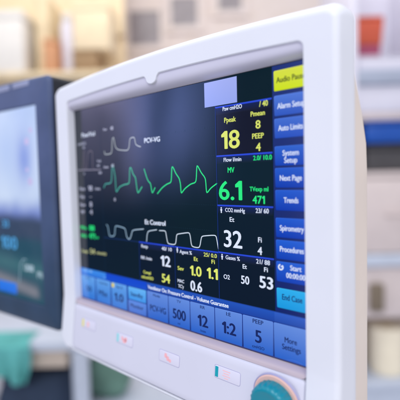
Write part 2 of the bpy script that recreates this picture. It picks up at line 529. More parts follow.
# sloping surround between the front lip and the glass
bm = bmesh.new(); loops = []
for k in range(15):
    s = k / 14
    loops.append(outline(-152.25, 154.05 - 0.6 * s, -119.0 + 4.8 * s, 123.95 + (114.2 - 123.95) * s, 5 - 3.2 * s, -8.5 + 9.1 * (0.14 * s + 0.86 * s ** 5), sag=4.6 * (1 - s), nt=80))
loft(bm, loops)
for f in bm.faces:
    if f.calc_center_median().z < -0.1128: f.material_index = 1  # ledge's shade painted in as a darker rose-grey colour
mesh_obj('screen_surround', bm, [M_SURR, M_LEDGE], mon, 50)

# control panel under the glass
bm = bmesh.new(); loops = []
def pan(i, y): return outline(-151.5 + i, 153.3 - i, -171.4 + i, -119.3 - i, 3.0, y, nt=60)
loops = [pan(0, 3.0), pan(0, -8.2), pan(0.5, -9.3), pan(1.5, -9.8), pan(6, -9.85)]
loft(bm, loops, cap_last=True)
kink(bm)
panel = mesh_obj('control_panel', bm, M_PANEL, mon, 30)
bm = bmesh.new(); box_bm(bm, -0.1525, 0.1545, 0.0035, 0.0065, -0.1725, -0.1175)
mesh_obj('panel_seam', bm, M_SEAM, mon, 0)

def panel_y(z): return -9.85 - (KINK - z) * 0.115     # panel surface at height z (mm)
def on_panel(bm):
    for v in bm.verts: v.co.y += (panel_y(v.co.z / MM)) * MM

def rr(x0, x1, z0, z1, r, y):
    P = []
    for cx, cz, a0 in ((x1 - r, z1 - r, 90), (x1 - r, z0 + r, 0), (x0 + r, z0 + r, -90), (x0 + r, z1 - r, -180)):
        for k in range(6):
            a = math.radians(a0 - 18 * k); P.append(Vector((cx + r * math.cos(a), y, cz + r * math.sin(a))) * MM)
    return P

def flat(name, shapes, mat, parent, y0, y1):
    bm = bmesh.new()
    for s in shapes:
        x0, x1, z0, z1, r = s
        loft(bm, [rr(x0, x1, z0, z1, r, y0), rr(x0, x1, z0, z1, r, y1)], cap_last=True)
    on_panel(bm)
    return mesh_obj(name, bm, mat, parent, 30)

def membrane_key(xc, zc, stripe, sym, smat, label):
    w, h = 27.0, 10.5
    x0, x1, z0, z1 = xc - w / 2, xc + w / 2, zc - h / 2, zc + h / 2
    bm = bmesh.new()
    loft(bm, [rr(x0, x1, z0, z1, 1.6, 0.6), rr(x0 + .1, x1 - .1, z0 + .1, z1 - .1, 1.6, -0.25), rr(x0 + .8, x1 - .8, z0 + .8, z1 - .8, 1.2, -0.45)], cap_last=True)
    on_panel(bm)
    k = mesh_obj('membrane_key', bm, M_KEY, mon, 30, label=label)
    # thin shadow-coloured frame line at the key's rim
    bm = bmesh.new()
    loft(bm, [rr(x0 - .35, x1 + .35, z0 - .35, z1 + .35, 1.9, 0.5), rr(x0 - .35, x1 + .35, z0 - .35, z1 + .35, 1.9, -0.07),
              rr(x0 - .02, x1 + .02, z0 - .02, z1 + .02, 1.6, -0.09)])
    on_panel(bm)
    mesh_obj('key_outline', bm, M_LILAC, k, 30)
    if stripe: flat('colour_stripe', [(x0 + 0.9, x0 + 4.3, z0 + 0.9, z1 - 0.9, .4)], stripe, k, -0.3, -0.52)
    flat('key_symbol', [(xc + a, xc + b, zc + c, zc + d, min(1.1, (d - c) * 0.45)) for a, b, c, d in sym], smat, k, -0.3, -0.54)

SYM_A = [(-3, 1.4, -3.2, 3.0)]
SYM_B = [(-4.4, -1.8, -1.0, 3.0), (-2.4, 3.2, -3.2, 1.2), (0.5, 4.6, -1.6, 2.8)]
SYM_C = [(-6.0, -2.6, -0.6, 3.6), (-3.2, 0.2, -2.8, 1.4), (-0.2, 3.2, -3.4, -0.6)]
SYM_D = [(-4.6, 3.6, 2.4, 3.2), (-3.6, 2.6, 0.4, 1.2), (-4.6, 3.6, -1.6, -0.8), (-2.6, 1.6, -3.6, -2.8)]
membrane_key(-119.5, -137.0, M_YEL, SYM_A, M_PINK, 'white panel key with a yellow stripe')
membrane_key(-53.0, -138.5, M_CYAN, SYM_B, M_ROSE, 'white panel key with a pale cyan stripe')
membrane_key(14.5, -139.5, None, SYM_C, M_ROSE, 'white panel key without a stripe')
membrane_key(83.5, -134.8, M_AQUA, SYM_D, M_PINK, 'white panel key with a teal stripe')

# knob on the panel
KX, KZ = 131.0, -139.0
def knob_place(bm):
    a = math.atan(0.115)
    Rm = Matrix.Rotation(a, 4, 'X')       # lean with the panel
    for v in bm.verts: v.co = Rm @ v.co + Vector((KX, panel_y(KZ), KZ)) * MM
bm = bmesh.new()
lathe_bm(bm, [(20.6 * MM, 1 * MM), (20.6 * MM, -0.35 * MM), (20.1 * MM, -0.6 * MM), (19.6 * MM, -0.35 * MM)], 72, 'Y'); knob_place(bm)
mesh_obj('knob_rim', bm, M_LILAC, mon, 30)
bm = bmesh.new()
lathe_bm(bm, [(19.5 * MM, 1 * MM), (19.5 * MM, -0.5 * MM), (18.8 * MM, -1.0 * MM), (5 * MM, -1.0 * MM)], 72, 'Y'); knob_place(bm)
mesh_obj('knob_ring', bm, M_PEACH, mon, 30)
bm = bmesh.new()
prof = [(15.6, 0), (15.6, -1.6), (16.2, -2.2), (16.2, -9.5), (15.8, -11.3), (14.6, -12.6), (13.0, -13.0), (11.6, -12.6), (7.0, -12.3), (0.5, -12.2)]
lathe_bm(bm, [(r * MM, h * MM) for r, h in prof], 96, 'Y')
for v in bm.verts:                       # fine grip flutes round the skirt
    r = math.hypot(v.co.x, v.co.z)
    if r > 0.0155 and v.co.y < -0.002:
        a = math.atan2(v.co.z, v.co.x); k = 1 + 0.026 * math.cos(a * 24)
        v.co.x *= k; v.co.z *= k
knob_place(bm)
mesh_obj('knob', bm, M_TEAL, mon, 40)

# ------------------------------------------------------------------ the display
g = Glow()
BLK = lin(0, 12, 34); BLK2 = lin(0, 26, 32); NAVY = lin(14, 34, 104)
def back(x, z):
    n = noise.noise(Vector((x * 0.02, z * 0.02, 3.1)))
    t = sstep(-110, 60, x) * 0.5 + 0.25 * n + 0.25
    return tuple(a + (b - a) * max(0, min(1, t)) for a, b in zip(BLK, BLK2))
g.grid(-152.2, 153.4, -113.8, 113.6, 12, 10, back, 0.0)
screen = g.done('display_screen', LCD, mon)
bm = bmesh.new(); box_bm(bm, -0.156, 0.156, 0.0006, 0.002, -0.117, 0.117)
mesh_obj('screen_backing', bm, M_SLATE_DARK, mon, 0)

Y1, Y2, Y3 = -0.12, -0.24, -0.36
g = Glow()
g.rect(123.4, 153.3, -75.6, 113.4, lin(10, 30, 104), lin(30, 48, 118), Y1)
g.rect(-152.0, -29.6, -113.6, -75.8, lin(10, 52, 140), lin(26, 70, 170), Y1)
g.rect(-29.6, 153.3, -113.6, -75.8, lin(16, 40, 118), lin(28, 58, 146), Y1)
g.rect(-150.6, -100, -84.2, -76.4, lin(44, 116, 220), lin(60, 140, 232), Y2)
g.rect(-100, -29.8, -84.2, -76.4, lin(16, 76, 206), lin(10, 66, 205), Y2)
g.rect(-29.2, 122.6, -84.0, -76.4, lin(26, 66, 164), lin(32, 82, 186), Y2)
g.rect(122.6, 153.2, -84.0, -76.4, lin(34, 74, 170), lin(46, 92, 196), Y2)
texts(g, T_hdr, Y3, 0.03)
g.text('...', -108, -98, -80.0, 4.0, Cc, Y3)
g.done('menu_background', LCD, screen)

# soft keys down the right edge
KEYS = [(94.6, 109.2, 'yellow'), (75.8, 90.6, 0), (59.0, 73.4, 0), (38.2, 52.5, 0), (21.5, 36.0, 0), (4.0, 19.2, 0), (-16.8, -2.2, 0), (-33.6, -19.2, 0), (-51.2, -36.0, 0), (-72.0, -56.9, 'cyan')]
BL = [(lin(44, 84, 190), lin(78, 118, 214)), (lin(36, 78, 190), lin(66, 108, 208)), (lin(14, 64, 182), lin(44, 96, 204)), (lin(6, 56, 174), lin(34, 88, 202)),
      (lin(4, 54, 174), lin(32, 88, 204)), (lin(4, 54, 176), lin(28, 88, 206)), (lin(6, 58, 178), lin(30, 92, 210)), (lin(8, 60, 180), lin(30, 92, 210))]
BY = {0: [0], 1: [1], 2: [2], 3: [3, 4], 4: [5], 5: [6], 6: [7], 7: [8], 8: [9, 10], 9: [11]}
NAMES = ['yellow soft key marked Audio Pause', 'blue soft key marked Alarm Setup', 'blue soft key marked Auto Limits', 'blue soft key marked System Setup', 'blue soft key marked Next Page',
         'blue soft key marked Trends', 'blue soft key marked Spirometry', 'blue soft key marked Procedures', 'blue soft key with a timer marked Start', 'cyan soft key marked End Case']
for i, (z0, z1, kind) in enumerate(KEYS):
    g = Glow()
    if kind == 'yellow': b, t = lin(206, 226, 8), lin(214, 222, 66)
    elif kind == 'cyan': b, t = lin(18, 150, 222), lin(40, 172, 236)
    else: b, t = BL[i - 1]
    hi = tuple(min(1, c * 1.35 + 0.02) for c in t); lo = tuple(c * 0.45 for c in b)
    g.rect(124.9, 153.1, z0 - 0.35, z1 + 0.35, lo, hi, Y1 - 0.05, 1.0)
    g.rect(125.3, 153.0, z0, z1, b, t, Y2, 0.9)
    texts(g, [T_soft[k] for k in BY[i]], Y3, 0.02)
    if i == 8:
        g.ring(128.9, -40.0, 1.3, 2.5, CW, Y3, 100, 400)
        g.line([(128.9, -40), (130.6, -38.4)], 0.8, CW, Y3 - 0.03)
    g.done('soft_key', LCD, screen, NAMES[i])

# setting tiles along the bottom
TB, TT = lin(38, 96, 200), lin(98, 138, 220)
LB, LT = lin(30, 110, 208), lin(98, 160, 232)
TILES = [(-150.6, -122.6, -112.4, -85.4, LB, LT, 0, 2), (-119.8, -92.6, -112.4, -85.4, LB, LT, 2, 4), (-90.0, -63.2, -112.4, -85.4, LB, LT, 4, 6),
         (-59.8, -31.4, -98.8, -85.6, lin(48, 142, 230), lin(100, 178, 244), 6, 7), (-59.8, -31.4, -112.4, -100.2, lin(58, 106, 204), lin(84, 132, 220), 7, 8),
         (-28.8, 1.2, -112.6, -85.2, TB, TT, 8, 10), (2.8, 30.4, -112.6, -85.2, TB, TT, 10, 13), (32.0, 60.4, -112.6, -85.2, TB, TT, 13, 16),
         (62.0, 90.6, -112.6, -85.2, TB, TT, 16, 18), (92.2, 120.8, -112.6, -85.2, TB, TT, 18, 21), (122.2, 153.2, -112.6, -85.2, TB, TT, 21, 23)]
for i, (x0, x1, z0, z1, b, t, a, e) in enumerate(TILES):
    g = Glow()
    lo = lin(14, 40, 120); hi = tuple(min(1, c * 1.25) for c in t)
    g.rect(x0 - 0.35, x1 + 0.35, z0 - 0.35, z1 + 0.35, lo, hi, Y1 - 0.05, 0.9)
    g.rect(x0, x1, z0, z1, b, t, Y2, 0.7)
    if i == 2: g.rect(x0 + 0.6, x0 + 5.2, -90.6, -86.0, lin(226, 206, 90), lin(232, 216, 110), Y3)
    texts(g, T_tiles[a:e], Y3, 0.022)
    g.done('setting_tile', LCD, screen)

# number boxes
LINE = lin(38, 66, 210); DIM = lin(16, 40, 110)
def readout(x0, x1, z0, z1, rows, fill, lcol, ltop, person=None, extra=None):
    g = Glow()
    g.rect(x0 + 0.5, x1 - 0.3, z0 + 0.3, z1, fill, fill, Y1)
    g.rect(x0 + 0.5, x1 - 0.3, z1 - 6.6, z1 - 0.4, tuple(c * 0.9 + 0.003 for c in fill), lin(14, 30, 84), Y2)
    g.rect(x0, x1, z1 - 0.5, z1 + 0.8, lcol, ltop, Y3)
    g.line([(x0, z0), (x0, z1)], 0.7, DIM, Y3)
    texts(g, rows, Y3 - 0.05)
    if person: g.person(person[0], person[1], 5.0, CW, Y3 - 0.05)
    if extra: extra(g)
    g.done('readout_panel', LCD, screen)
readout(67.2, 122.9, 48.6, 89.4, T_paw, lin(14, 14, 34), LINE, lin(46, 80, 226))
readout(67.2, 122.9, 6.6, 48.2, T_flow, lin(0, 26, 38), LINE, lin(46, 80, 226))
readout(67.2, 122.9, -34.2, 6.0, T_co2, lin(0, 20, 36), LINE, lin(40, 76, 220), (71.4, 2.2))
readout(67.2, 122.9, -75.6, -34.8, T_gases, lin(0, 14, 34), LINE, lin(40, 76, 220), (71.2, -38.3))
readout(-39.2, 12.6, -75.6, -35.2, T_resp, lin(0, 14, 34), LINE, lin(36, 70, 214))
readout(13.2, 66.8, -75.6, -35.2, T_agent, lin(0, 16, 34), LINE, lin(36, 70, 214), (16.8, -37.9))

# pale message block, words on the waveform field
g = Glow(); g.rect(55.2, 90.2, 91.2, 112.2, lin(150, 166, 238), lin(162, 174, 240), Y2)
g.done('message_block', LCD, screen)
for row in T_mode + T_wave_lbl:
    g = Glow(); texts(g, [row], Y2, 0.035); g.done('waveform_caption', LCD, screen)

# faint rules of the waveform field
g = Glow()
RULE = lin(20, 46, 62); RB = lin(30, 60, 170)
for z in (91.0, 73.2, 49.2, 6.2, -16.4):
    x = -100.0
    while x < 66:
        g.rect(x, x + 1.2, z - 0.14, z + 0.14, RULE, RULE, Y1); x += 2.6
g.line([(-101.2, 91), (-101.2, -75)], 0.5, lin(14, 40, 66), Y1)
g.line([(66.9, 112), (66.9, -75.4)], 0.6, lin(26, 52, 150), Y1)
g.line([(-100.8, -35.1), (-39.4, -35.1)], 0.6, lin(22, 50, 110), Y1)
for x in range(-90, 66, 12): g.rect(x, x + 0.4, 73.2, 74.6, RULE, RULE, Y1)
g.done('waveform_grid', LCD, screen)

def soften(P, k=0.22):
    Q = [P[0]]
    for a, b in zip(P, P[1:]):
        Q.append((a[0] + (b[0] - a[0]) * k, a[1] + (b[1] - a[1]) * k)); Q.append((b[0] + (a[0] - b[0]) * k, b[1] + (a[1] - b[1]) * k))
    return Q + [P[-1]]
def wave(name, runs, w, c0, c1):
    g = Glow()
    for r_ in runs:
        r_ = soften(soften(r_, 0.16), 0.25)
        cols = [tuple(a + (b - a) * sstep(-95, 20, p[0]) for a, b in zip(c0, c1)) for p in r_]
        g.line(r_, w, c0, Y2, cols)
    g.done(name, LCD, screen)
wave('airway_pressure_waveform', [W_PAW], 0.9, lin(176, 186, 190), lin(200, 206, 210))
wave('flow_waveform', [W_FLOW1, W_FLOW2, W_FLOW3], 1.1, lin(70, 170, 160), lin(40, 226, 130))
wave('carbon_dioxide_waveform', [W_CO1, W_CO2, W_CO3], 0.85, lin(150, 190, 220), lin(212, 226, 244))

g = Glow()
g.line(W_LOOP, 0.7, lin(120, 112, 126), Y2)
g.line([(-149.2, 42.7), (-102.0, 42.0)], 0.7, lin(160, 156, 178), Y2)
for x in (-149, -137, -125, -113, -102): g.line([(x, 42.4), (x, 44.0)], 0.5, lin(150, 146, 170), Y2 - .02)
texts(g, T_list[:7], Y3)
g.done('spirometry_loop', LCD, screen)
g = Glow(); texts(g, T_list[7:], Y3, 0.03); g.done('value_list', LCD, screen)

# ------------------------------------------------------------------ dark monitor on the left
LA = math.radians(6.0)
dk = empty('dark_monitor', 'dark slate blue monitor at the left edge with a pale blue reflection painted into its screen', 'monitor', (-0.192, -0.010, SCREEN_H + 0.0064), LA)
def dl(i, y, r=9): return outline(-400 + i, 0 - i, -172 + i, 158 - i, max(2.5, r - i), y, sag=4.0, nt=60)
def di(i, y): return outline(-372 - i, -31.5 + i, -141.5 - i, 123.5 + i, 2.0 + i * 0.5, y, nt=60)
bm = bmesh.new(); loops = [di(0, 5.0), di(0.6, 0.8), di(1.6, 0)]
for k in range(6):
    a = math.pi / 2 * k / 5; loops.append(dl(6 * (1 - math.sin(a)), 6 * (1 - math.cos(a))))
loft(bm, loops)
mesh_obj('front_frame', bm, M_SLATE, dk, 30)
nt_ = M_SLATE.node_tree                      # shade painted into the frame's colour: slate blue darkens to blue-green towards its foot
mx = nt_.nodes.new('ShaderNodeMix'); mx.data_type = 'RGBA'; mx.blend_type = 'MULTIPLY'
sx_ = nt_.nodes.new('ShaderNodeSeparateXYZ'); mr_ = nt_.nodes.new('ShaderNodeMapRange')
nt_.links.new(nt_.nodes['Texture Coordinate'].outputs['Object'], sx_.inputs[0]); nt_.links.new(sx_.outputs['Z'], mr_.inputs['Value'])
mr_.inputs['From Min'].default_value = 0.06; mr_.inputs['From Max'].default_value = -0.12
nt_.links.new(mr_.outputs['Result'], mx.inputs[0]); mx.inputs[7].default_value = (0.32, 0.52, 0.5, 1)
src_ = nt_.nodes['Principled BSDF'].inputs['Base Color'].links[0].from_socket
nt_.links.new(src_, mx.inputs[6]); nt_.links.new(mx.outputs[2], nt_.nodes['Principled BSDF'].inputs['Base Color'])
bm = bmesh.new(); loops = [dl(0.2, 6.05), dl(0.6, 7.0), dl(1.0, 60), dl(6, 66)]
loft(bm, loops, cap_last=True)
mesh_obj('rear_shell', bm, M_SLATE_DARK, dk, 30)
LCD2 = glow_material('lcd_matte', 0.2)
g = Glow()
C_REFL = lin(204, 219, 242); C_REFL2 = lin(176, 197, 234); C_DK = lin(50, 66, 92); C_TL = lin(52, 100, 110); C_REFL_BEIGE = lin(128, 128, 138); C_TD = lin(24, 74, 92)
def mix(a, b, t): return tuple(x + (y - x) * max(0, min(1, t)) for x, y in zip(a, b))
def lpic(x, z):  # pale blue and beige glass reflections are painted into the screen's glow
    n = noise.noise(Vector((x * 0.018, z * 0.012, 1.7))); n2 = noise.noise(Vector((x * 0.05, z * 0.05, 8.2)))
    up = mix(C_REFL, C_REFL2, 0.5 + 0.9 * n)
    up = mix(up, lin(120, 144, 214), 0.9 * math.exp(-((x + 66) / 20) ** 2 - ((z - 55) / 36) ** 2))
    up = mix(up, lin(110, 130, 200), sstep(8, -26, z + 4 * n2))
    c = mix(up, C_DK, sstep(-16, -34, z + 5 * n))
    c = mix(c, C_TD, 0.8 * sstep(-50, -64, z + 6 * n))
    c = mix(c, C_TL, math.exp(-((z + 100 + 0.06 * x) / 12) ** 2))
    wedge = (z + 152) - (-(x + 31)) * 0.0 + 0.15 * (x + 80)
    c = mix(c, C_REFL_BEIGE, 0.9 * math.exp(-((z + 127 + 0.12 * (x + 60)) / 9) ** 2) * sstep(-38, -56, x))
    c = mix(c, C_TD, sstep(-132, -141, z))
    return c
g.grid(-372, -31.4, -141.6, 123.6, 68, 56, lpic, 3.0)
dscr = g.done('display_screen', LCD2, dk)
CB = lin(80, 164, 226)
for s, x0, x1, z, h in (('100', -140, -88, -63, 17), ('33', -140, -103, -36, 10)):
    g = Glow(); g.text(s, x0, x1, z, h, CB, 2.8, 0.03); g.done('vital_figure', LCD2, dscr)
g = Glow(); CL = lin(168, 190, 206)
g.line([(-92, -118), (-88, -92), (-80, -84), (-72, -84)], 1.8, lin(130, 160, 176), 2.8)
g.text('120/80', -78, -56, -95, 9, CL, 2.8, 0.03)
g.text('(93)', -48, -36, -101, 7, CL, 2.8, 0.03)
g.done('pressure_readout', LCD2, dscr)
g = Glow(); g.rect(-150, -100, -137, -121, lin(24, 104, 220), lin(34, 120, 230), 2.8, 2)
g.done('menu_button', LCD2, dscr)
for x, z, r in ((-58, 78, 5), (-48, 92, 3.6), (-54, 24, 5), (-60, 40, 3)): 
    g = Glow(); g.ring(x, z, 0.01, r, lin(196, 184, 226), 2.8, n=14); g.done('status_dot', LCD2, dscr)
for x0, x1 in ((-132, -88), (-80, -42)):
    bm = bmesh.new(); box_bm(bm, x0 * MM, x1 * MM, -0.0008, 0.001, 0.1495, 0.1565, 0.0005)
    mesh_obj('label_strip', bm, M_GREYPRINT, dk, 30)

# ------------------------------------------------------------------ what carries the monitors
M_STEEL = plastic('brushed_grey_metal', (150, 154, 168), 0.35, 0.5, 0.04, 0.1, 500)
st = empty('monitor_stand', 'grey upright pole stand behind the white monitor, hidden by it', 'stand', (0.06, 0.16, 0))
bm = bmesh.new(); lathe_bm(bm, [(0.28, 0.0), (0.28, 0.02), (0.25, 0.045), (0.06, 0.06)], 40); mesh_obj('base', bm, M_STEEL, st)
bm = bmesh.new(); lathe_bm(bm, [(0.028, 0.055), (0.028, SCREEN_H + 0.05)], 28); mesh_obj('pole', bm, M_STEEL, st)
bm = bmesh.new(); tube_bm(bm, [(0, 0, SCREEN_H - 0.02), (-0.03, -0.06, SCREEN_H - 0.02), (-0.06, -0.117, SCREEN_H - 0.02)], 0.02); mesh_obj('arm', bm, M_STEEL, st)
bm = bmesh.new(); tube_bm(bm, [(0, 0, SCREEN_H - 0.08), (-0.2, 0.0, SCREEN_H - 0.08), (-0.42, -0.03, SCREEN_H - 0.06), (-0.44, -0.1290, SCREEN_H - 0.06)], 0.02); mesh_obj('arm', bm, M_STEEL, st)

# ------------------------------------------------------------------ the room far behind (all well out of focus)
CAM = Vector((0.2916784, -0.27563182, SCREEN_H + 0.0310706))
YAW = math.radians(41.606)
def rp(a, b, c):
    return (CAM.x + a * math.cos(YAW) - b * math.sin(YAW), CAM.y + a * math.sin(YAW) + b * math.cos(YAW), c)
def far(name, label, cat, a, b, c, group=None):
    return empty(name, label, cat, rp(a, b, c), YAW, group)
def far_mesh(name, bm, mat, a, b, c, label=None, cat=None, kind=None, group=None, smooth=35):
    o = mesh_obj(name, bm, mat, None, smooth); o.location = rp(a, b, c); o.rotation_euler = (0, 0, YAW)
    return tag(o, label, cat, group, kind)

M_WALL = plastic('warm_grey_wall_paint', (222, 210, 206), 0.85, 0.2, 0.06, 0.2, 120, tint=(228, 214, 204))
M_FLOOR = plastic('grey_vinyl_floor', (196, 200, 210), 0.6, 0.3, 0.06, 0.1, 80)
M_CREAM = plastic('cream_card', (236, 216, 182), 0.8, 0.2, 0.06, 0.2, 200)
M_TAN = plastic('tan_wood', (224, 204, 168), 0.6, 0.3, 0.12, 0.2, 90)
M_BROWN = plastic('brown_card', (204, 150, 112), 0.85, 0.2, 0.08, 0.2, 200)
M_DKBROWN = plastic('dark_brown_card', (158, 130, 98), 0.85, 0.2, 0.08, 0.2, 200)
M_OFFW = plastic('off_white_card', (226, 222, 216), 0.8, 0.2, 0.03, 0.15, 200)
M_LILACW = plastic('lilac_white_plastic', (224, 222, 234), 0.4, 0.4, 0.03, 0.1, 300)
M_GLASSD = plastic('dark_window_film', (136, 128, 132), 0.3, 0.5, 0.15, 0.0)
M_ORANGE = plastic('orange_plastic', (204, 88, 60), 0.35, 0.5, 0.06, 0.1, 300)
M_PURPLE = plastic('purple_plastic', (160, 70, 100), 0.35, 0.5, 0.08, 0.1, 300)
M_BLUE = plastic('blue_plastic', (0, 78, 172), 0.35, 0.5, 0.06, 0.1, 300)
M_DKGREY = plastic('dark_grey_fabric', (84, 82, 84), 0.8, 0.2, 0.1, 0.3, 200)
M_ROSEB = plastic('rose_beige_laminate', (218, 204, 200), 0.5, 0.35, 0.04, 0.1, 300)
M_GREYL = plastic('blue_grey_laminate', (168, 176, 194), 0.5, 0.35, 0.04, 0.1, 300)
M_BEIGE = plastic('beige_laminate', (204, 188, 172), 0.55, 0.3, 0.04, 0.1, 300)
M_HANDLE = plastic('bronze_handle', (124, 110, 92), 0.4, 0.5, 0.05, 0.0)
M_PAPER = plastic('warm_white_paper', (252, 240, 214), 0.9, 0.1, 0.03, 0.3, 200)
M_TEALC = plastic('teal_cloth', (96, 172, 168), 0.9, 0.1, 0.2, 0.5, 60)
M_GREENC = plastic('grey_green_cloth', (112, 146, 132), 0.9, 0.1, 0.15, 0.5, 60)
M_NAVY = plastic('navy_fabric', (56, 68, 88), 0.85, 0.15, 0.1, 0.4, 80)
M_PALEB = plastic('pale_blue_white_metal', (198, 206, 220), 0.35, 0.5, 0.04, 0.1, 200)

bm = bmesh.new(); bmesh.ops.create_grid(bm, x_segments=8, y_segments=4, size=1.0)
for v in bm.verts: v.co.x *= 4.0; v.co.y *= 1.45
far_mesh('floor', bm, M_FLOOR, 0, 1.95, 0, kind='structure')
bm = bmesh.new(); box_bm(bm, -4, 4, 0, 0.12, 0, 3.6)
far_mesh('wall', bm, M_WALL, 0, 3.3, 0.002, kind='structure')
def bx(px, b): return (px - 200) * b / 411.2         # sideways place of a picture column at depth b
# --- windows high on the far wall
def window(a0, a1, c0, c1, label):
    w = far('wall_window', label, 'window', (a0 + a1) / 2, 3.3, c0, 'dark windows on the far wall')
    hw = (a1 - a0) / 2; h = c1 - c0
    bm = bmesh.new()
    for q in ((-hw - .05, -hw, -0.05, h + .05), (hw, hw + .05, -0.05, h + .05), (-hw, hw, h, h + .05), (-hw, hw, -.05, 0)):
        box_bm(bm, q[0], q[1], -0.025, 0.004, q[2], q[3])
    mesh_obj('frame', bm, M_WALL, w, 0)
    box('pane', -hw, hw, -0.02, 0.004, 0, h, M_GLASSD, w)
window(-0.52, -0.28, 2.32, 2.58, 'dark window on the far wall, nearest the wooden shelf')
window(-0.19, 0.015, 2.46, 2.68, 'dark window on the far wall, between two others')
window(0.18, 0.36, 2.57, 2.78, 'dark window on the far wall, farthest right of the three')
# --- wooden shelf with boxes, upper left
B = 2.5
sh = far('wall_shelf', 'tan wooden shelf on the far wall carrying boxes above the dark monitor', 'shelf', -0.86, B, 1.70)
box('board', -0.72, 0.37, 0.0, 0.4, 0.20, 0.235, M_TAN, sh, 0.004)
box('rail', -0.72, 0.37, 0.36, 0.399, 0.56, 0.72, M_TAN, sh, 0.004)
box('side_panel', -0.755, -0.72, 0.0, 0.4, 0.0, 1.2, M_TAN, sh, 0.004)
box('divider', -0.13, -0.05, 0.1, 0.358, 0.236, 0.72, M_TAN, sh, 0.003)
box('back_panel', -0.72, 0.37, 0.40, 0.42, 0.0, 1.2, M_CREAM, sh)
for x in (-0.6, 0.25): box('wall_bracket', x, x + 0.03, 0.42, 0.799, 0.25, 0.6, M_TAN, sh)
def carton(name, label, a0, a1, b0, b1, c0, c1, mat, lidmat=None):
    t = far(name, label, 'box', (a0 + a1) / 2, b0, c0)
    w = (a1 - a0) / 2; h = c1 - c0
    box('carton_body', -w, w, 0, b1 - b0, 0, h * 0.86, mat, t, 0.006)
    box('flap', -w - .004, w + .004, -.004, (b1 - b0) + .004, h * 0.862, h, lidmat or mat, t, 0.006)
    return t
c0 = 1.70 + 0.236
carton('storage_box', 'large off white box at the left end of the wooden shelf', -1.36, -1.04, B + .02, B + .3, c0, c0 + 0.37, M_OFFW)
carton('cardboard_box', 'small orange brown box on the wooden shelf beside a white jar', -0.925, -0.845, B + .03, B + .2, c0, c0 + 0.20, M_BROWN)
carton('cardboard_box', 'low dark brown box on the wooden shelf right of the jar', -0.75, -0.60, B + .03, B + .25, c0, c0 + 0.13, M_DKBROWN)
carton('cardboard_box', 'cream box stacked on the low dark brown box', -0.74, -0.52, B + .03, B + .25, c0 + 0.131, c0 + 0.40, M_CREAM)
jar = far('storage_jar', 'tall lilac white jar on the wooden shelf between brown boxes', 'jar', -0.80, B + .14, c0)
bm = bmesh.new(); lathe_bm(bm, [(0.044, 0), (0.046, 0.01), (0.046, 0.30), (0.036, 0.33), (0.03, 0.335)], 32); mesh_obj('jar_body', bm, M_LILACW, jar)
bm = bmesh.new(); lathe_bm(bm, [(0.036, 0.336), (0.038, 0.34), (0.038, 0.375), (0.034, 0.38)], 32); mesh_obj('lid', bm, M_OFFW, jar)

# --- supply cabinet on the right
B = 2.0
A0, A1 = bx(352, B), bx(440, B)
cab = far('supply_cabinet', 'pale supply cabinet with open shelves and rose beige drawers right of the white monitor', 'cabinet', (A0 + A1) / 2, B, 0)
hw = (A1 - A0) / 2
box('side_panel', -hw, -hw + 0.03, 0.0, 0.5, 0.0, 2.5, M_LILACW, cab, 0.003)
box('side_panel', hw - 0.03, hw, 0.0, 0.5, 0.0, 2.5, M_LILACW, cab, 0.003)
box('back_panel', -hw + 0.031, hw - 0.031, 0.46, 0.49, 0.02, 2.49, M_LILACW, cab)
i0, i1 = -hw + 0.031, hw - 0.031
box('shelf', i0, i1, 0.0, 0.455, 1.705, 1.775, M_GREYL, cab, 0.004)
box('panel', i0, i1, 0.02, 0.05, 1.575, 1.703, M_LILACW, cab, 0.002)
box('panel', i0, i1, 0.02, 0.05, 1.535, 1.573, M_ROSEB, cab, 0.002)
box('shelf', i0, i1, 0.0, 0.455, 1.255, 1.285, M_ROSEB, cab, 0.004)
d = box('drawer', i0, i1, -0.005, 0.45, 0.885, 1.25, M_ROSEB, cab, 0.006)
bm = bmesh.new(); tube_bm(bm, [(-0.05, -0.006, 1.08), (-0.05, -0.03, 1.08), (0.05, -0.03, 1.08), (0.05, -0.006, 1.08)], 0.006); mesh_obj('handle', bm, M_ROSEB, d)
box('rail', i0, i1, -0.02, 0.45, 0.82, 0.88, M_PALEB, cab, 0.006)
d = box('drawer', i0, i1, 0.0, 0.45, 0.56, 0.815, M_ROSEB, cab, 0.006)
bm = bmesh.new(); box_bm(bm, -0.135, -0.065, -0.035, -0.001, 0.60, 0.74, 0.012); mesh_obj('handle', bm, M_HANDLE, d)
box('shelf', i0, i1, -0.02, 0.45, 0.20, 0.24, M_PALEB, cab, 0.006)
box('panel', i0, i1, 0.22, 0.25, 0.241, 0.558, M_BEIGE, cab, 0.002)
box('drawer', i0, i1, -0.005, 0.45, 0.02, 0.198, M_PALEB, cab, 0.004)
# things in the cabinet
ax = lambda px: bx(px, B)
carton('storage_box', 'low lilac white box on the cabinet shelf under the orange bin', ax(361), ax(430), B + .03, B + .3, 1.776, 1.846, M_LILACW)
bn = far('sharps_container', 'orange bin with a purple base standing on a white box in the cabinet', 'container', ax(371), B + 0.11, 1.847)
def frust(bm, w0, w1, d0, d1, z0, z1):
    V = []
    for w, d, z in ((w0, d0, z0), (w1, d1, z1)):
        V.append([bm.verts.new((sx * w, sy * d, z)) for sx, sy in ((-1, -1), (1, -1), (1, 1), (-1, 1))])
    for i in range(4):
        j = (i + 1) % 4; bm.faces.new((V[0][i], V[0][j], V[1][j], V[1][i]))
    bm.faces.new(list(reversed(V[0]))); bm.faces.new(V[1])
    bmesh.ops.recalc_face_normals(bm, faces=bm.faces)
    bmesh.ops.bevel(bm, geom=bm.edges[:], offset=0.008, segments=2, profile=0.5, affect='EDGES')
bm = bmesh.new(); frust(bm, .074, .079, .05, .055, 0.0, 0.06); mesh_obj('base', bm, M_PURPLE, bn)
